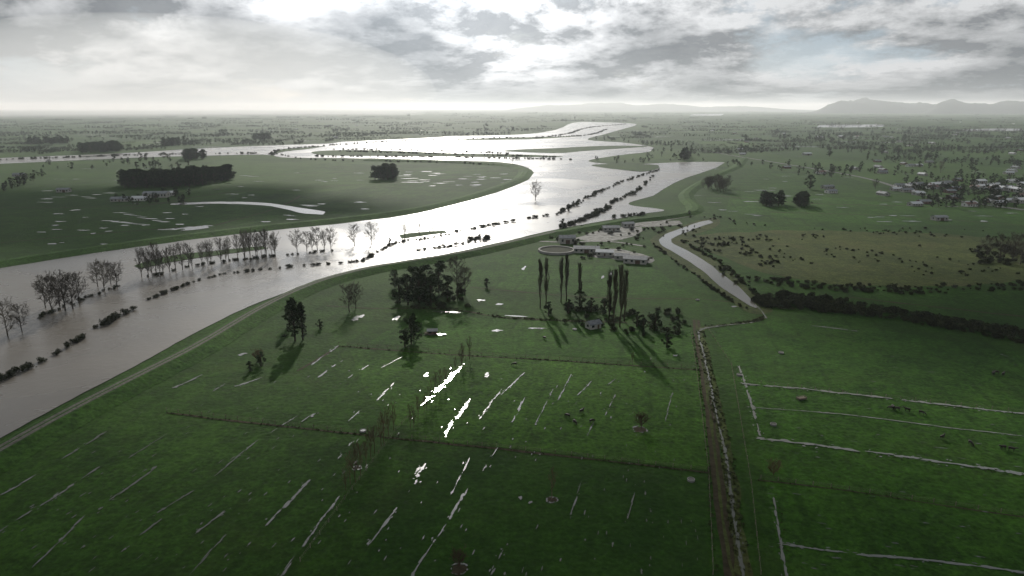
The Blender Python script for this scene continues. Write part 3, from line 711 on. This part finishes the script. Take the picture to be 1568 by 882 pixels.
# unseen clouds added up-sun, out of view, to shade parts of the plain
def shade_cloud(gx,gy,rx,ry,seed,h=1250,rz=55):
    V=[];F=[]; nu,nv=72,24; c=Vector((gx,gy,0))+Vector(sd)*(h/sd[2])
    for j in range(nv+1):
        for i in range(nu):
            a=2*math.pi*i/nu; p=math.pi*(j/nv-.5); u=Vector((math.cos(a)*math.cos(p),math.sin(a)*math.cos(p),math.sin(p)))
            k=1+.75*noise.fractal(u*1.6+Vector((seed*9.1,0,0)),.9,2.1,6)
            V.append((c.x+u.x*rx*k,c.y+u.y*ry*k,c.z+u.z*rz*k*(1 if u.z>0 else .4)))
    for j in range(nv):
        for i in range(nu): F.append((j*nu+i,j*nu+(i+1)%nu,(j+1)*nu+(i+1)%nu,(j+1)*nu+i))
    add('shade_cloud',mesh('shade_cloud',V,F,['shade_cloud'],smooth=True))
shade_cloud(-150,105,190,75,1)
shade_cloud(60,60,130,85,2)
shade_cloud(-420,700,260,130,3)
shade_cloud(260,330,110,42,4)
w=bpy.data.worlds.new('World'); scn.world=w; w.use_nodes=True; t=w.node_tree; t.nodes.clear(); b=NB(t)
sky=b.n('ShaderNodeTexSky',sky_type='NISHITA'); sky.sun_disc=False; sky.sun_elevation=SUN_EL; sky.sun_rotation=SUN_AZ
gen=b.n('ShaderNodeTexCoord').outputs['Generated']; sx=b.n('ShaderNodeSeparateXYZ'); b.l(gen,sx.inputs[0]); X,Y,Z=sx.outputs
zc=b.math('MAXIMUM',Z,0.0)
hl=b.math('SQRT',b.math('ADD',b.math('MULTIPLY',X,X),b.math('ADD',b.math('MULTIPLY',Y,Y),.0004)))
cx=b.n('ShaderNodeCombineXYZ'); b.l(b.math('DIVIDE',X,hl),cx.inputs[0]); b.l(b.math('DIVIDE',Y,hl),cx.inputs[1])
b.l(b.math('MULTIPLY',b.math('LOGARITHM',b.math('ADD',zc,.05),2.71828),.36),cx.inputs[2])
P=b.vmath('ADD',cx.outputs[0],(.35,2.2,.9))
A=b.noise(P,5.2,14,.66,.1); B=b.noise(b.vmath('ADD',P,(-.015,0,.040)),5.2,8,.58,.1); L=b.noise(P,1.9,3,.5)
rel=b.mr(b.math('SUBTRACT',A,B),-.06,.09,0,1)
dens=b.math('ADD',b.math('MULTIPLY',A,.55),b.math('MULTIPLY',L,.45))
thick=b.mr(dens,.46,.60,0,1)
lit=b.math('MULTIPLY',b.math('ADD',b.math('MULTIPLY',rel,.8),.2),b.mr(thick,0,1,1.2,.36))
elev=b.mr(zc,.005,.05,.22,1.0)
lit=b.math('MULTIPLY',lit,elev)
ccol=b.mix(lit,(.140,.163,.188),(1.03,1.05,1.07))
dt=b.math('MAXIMUM',b.vmath('DOT_PRODUCT',gen,sd),0.0)
g1=b.math('MULTIPLY',b.math('POWER',dt,28.0),3.6); g2=b.math('MULTIPLY',b.math('POWER',dt,160.0),6.0)
gl=b.math('ADD',b.math('ADD',g1,g2),.66)
bc=b.n('ShaderNodeBackground'); b.l(ccol,bc.inputs[0]); b.l(gl,bc.inputs[1])
bs=b.n('ShaderNodeBackground'); b.l(b.mix(.8,sky.outputs[0],(3.6,5.0,6.5)),bs.inputs[0]); bs.inputs[1].default_value=.10
mx=b.n('ShaderNodeMixShader'); b.l(b.mr(dens,.39,.45,.3,1.0),mx.inputs[0]); b.l(bs.outputs[0],mx.inputs[1]); b.l(bc.outputs[0],mx.inputs[2])
ow=b.n('ShaderNodeOutputWorld'); b.l(mx.outputs[0],ow.inputs[0])
sl=bpy.data.lights.new('sun','SUN'); sl.energy=4.8; sl.angle=math.radians(.9); sl.color=(1,.95,.86)
so=bpy.data.objects.new('sun',sl); rootc.objects.link(so); so.rotation_euler=Vector(sd).to_track_quat('Z','Y').to_euler()
cam=bpy.data.cameras.new('camera'); cam.lens=36*FP/1568; cam.sensor_width=36; cam.clip_end=120000; cam.clip_start=1
co=bpy.data.objects.new('camera',cam); rootc.objects.link(co); co.location=(0,0,CAMH); co.rotation_euler=(math.pi/2-PITCH,0,0); scn.camera=co
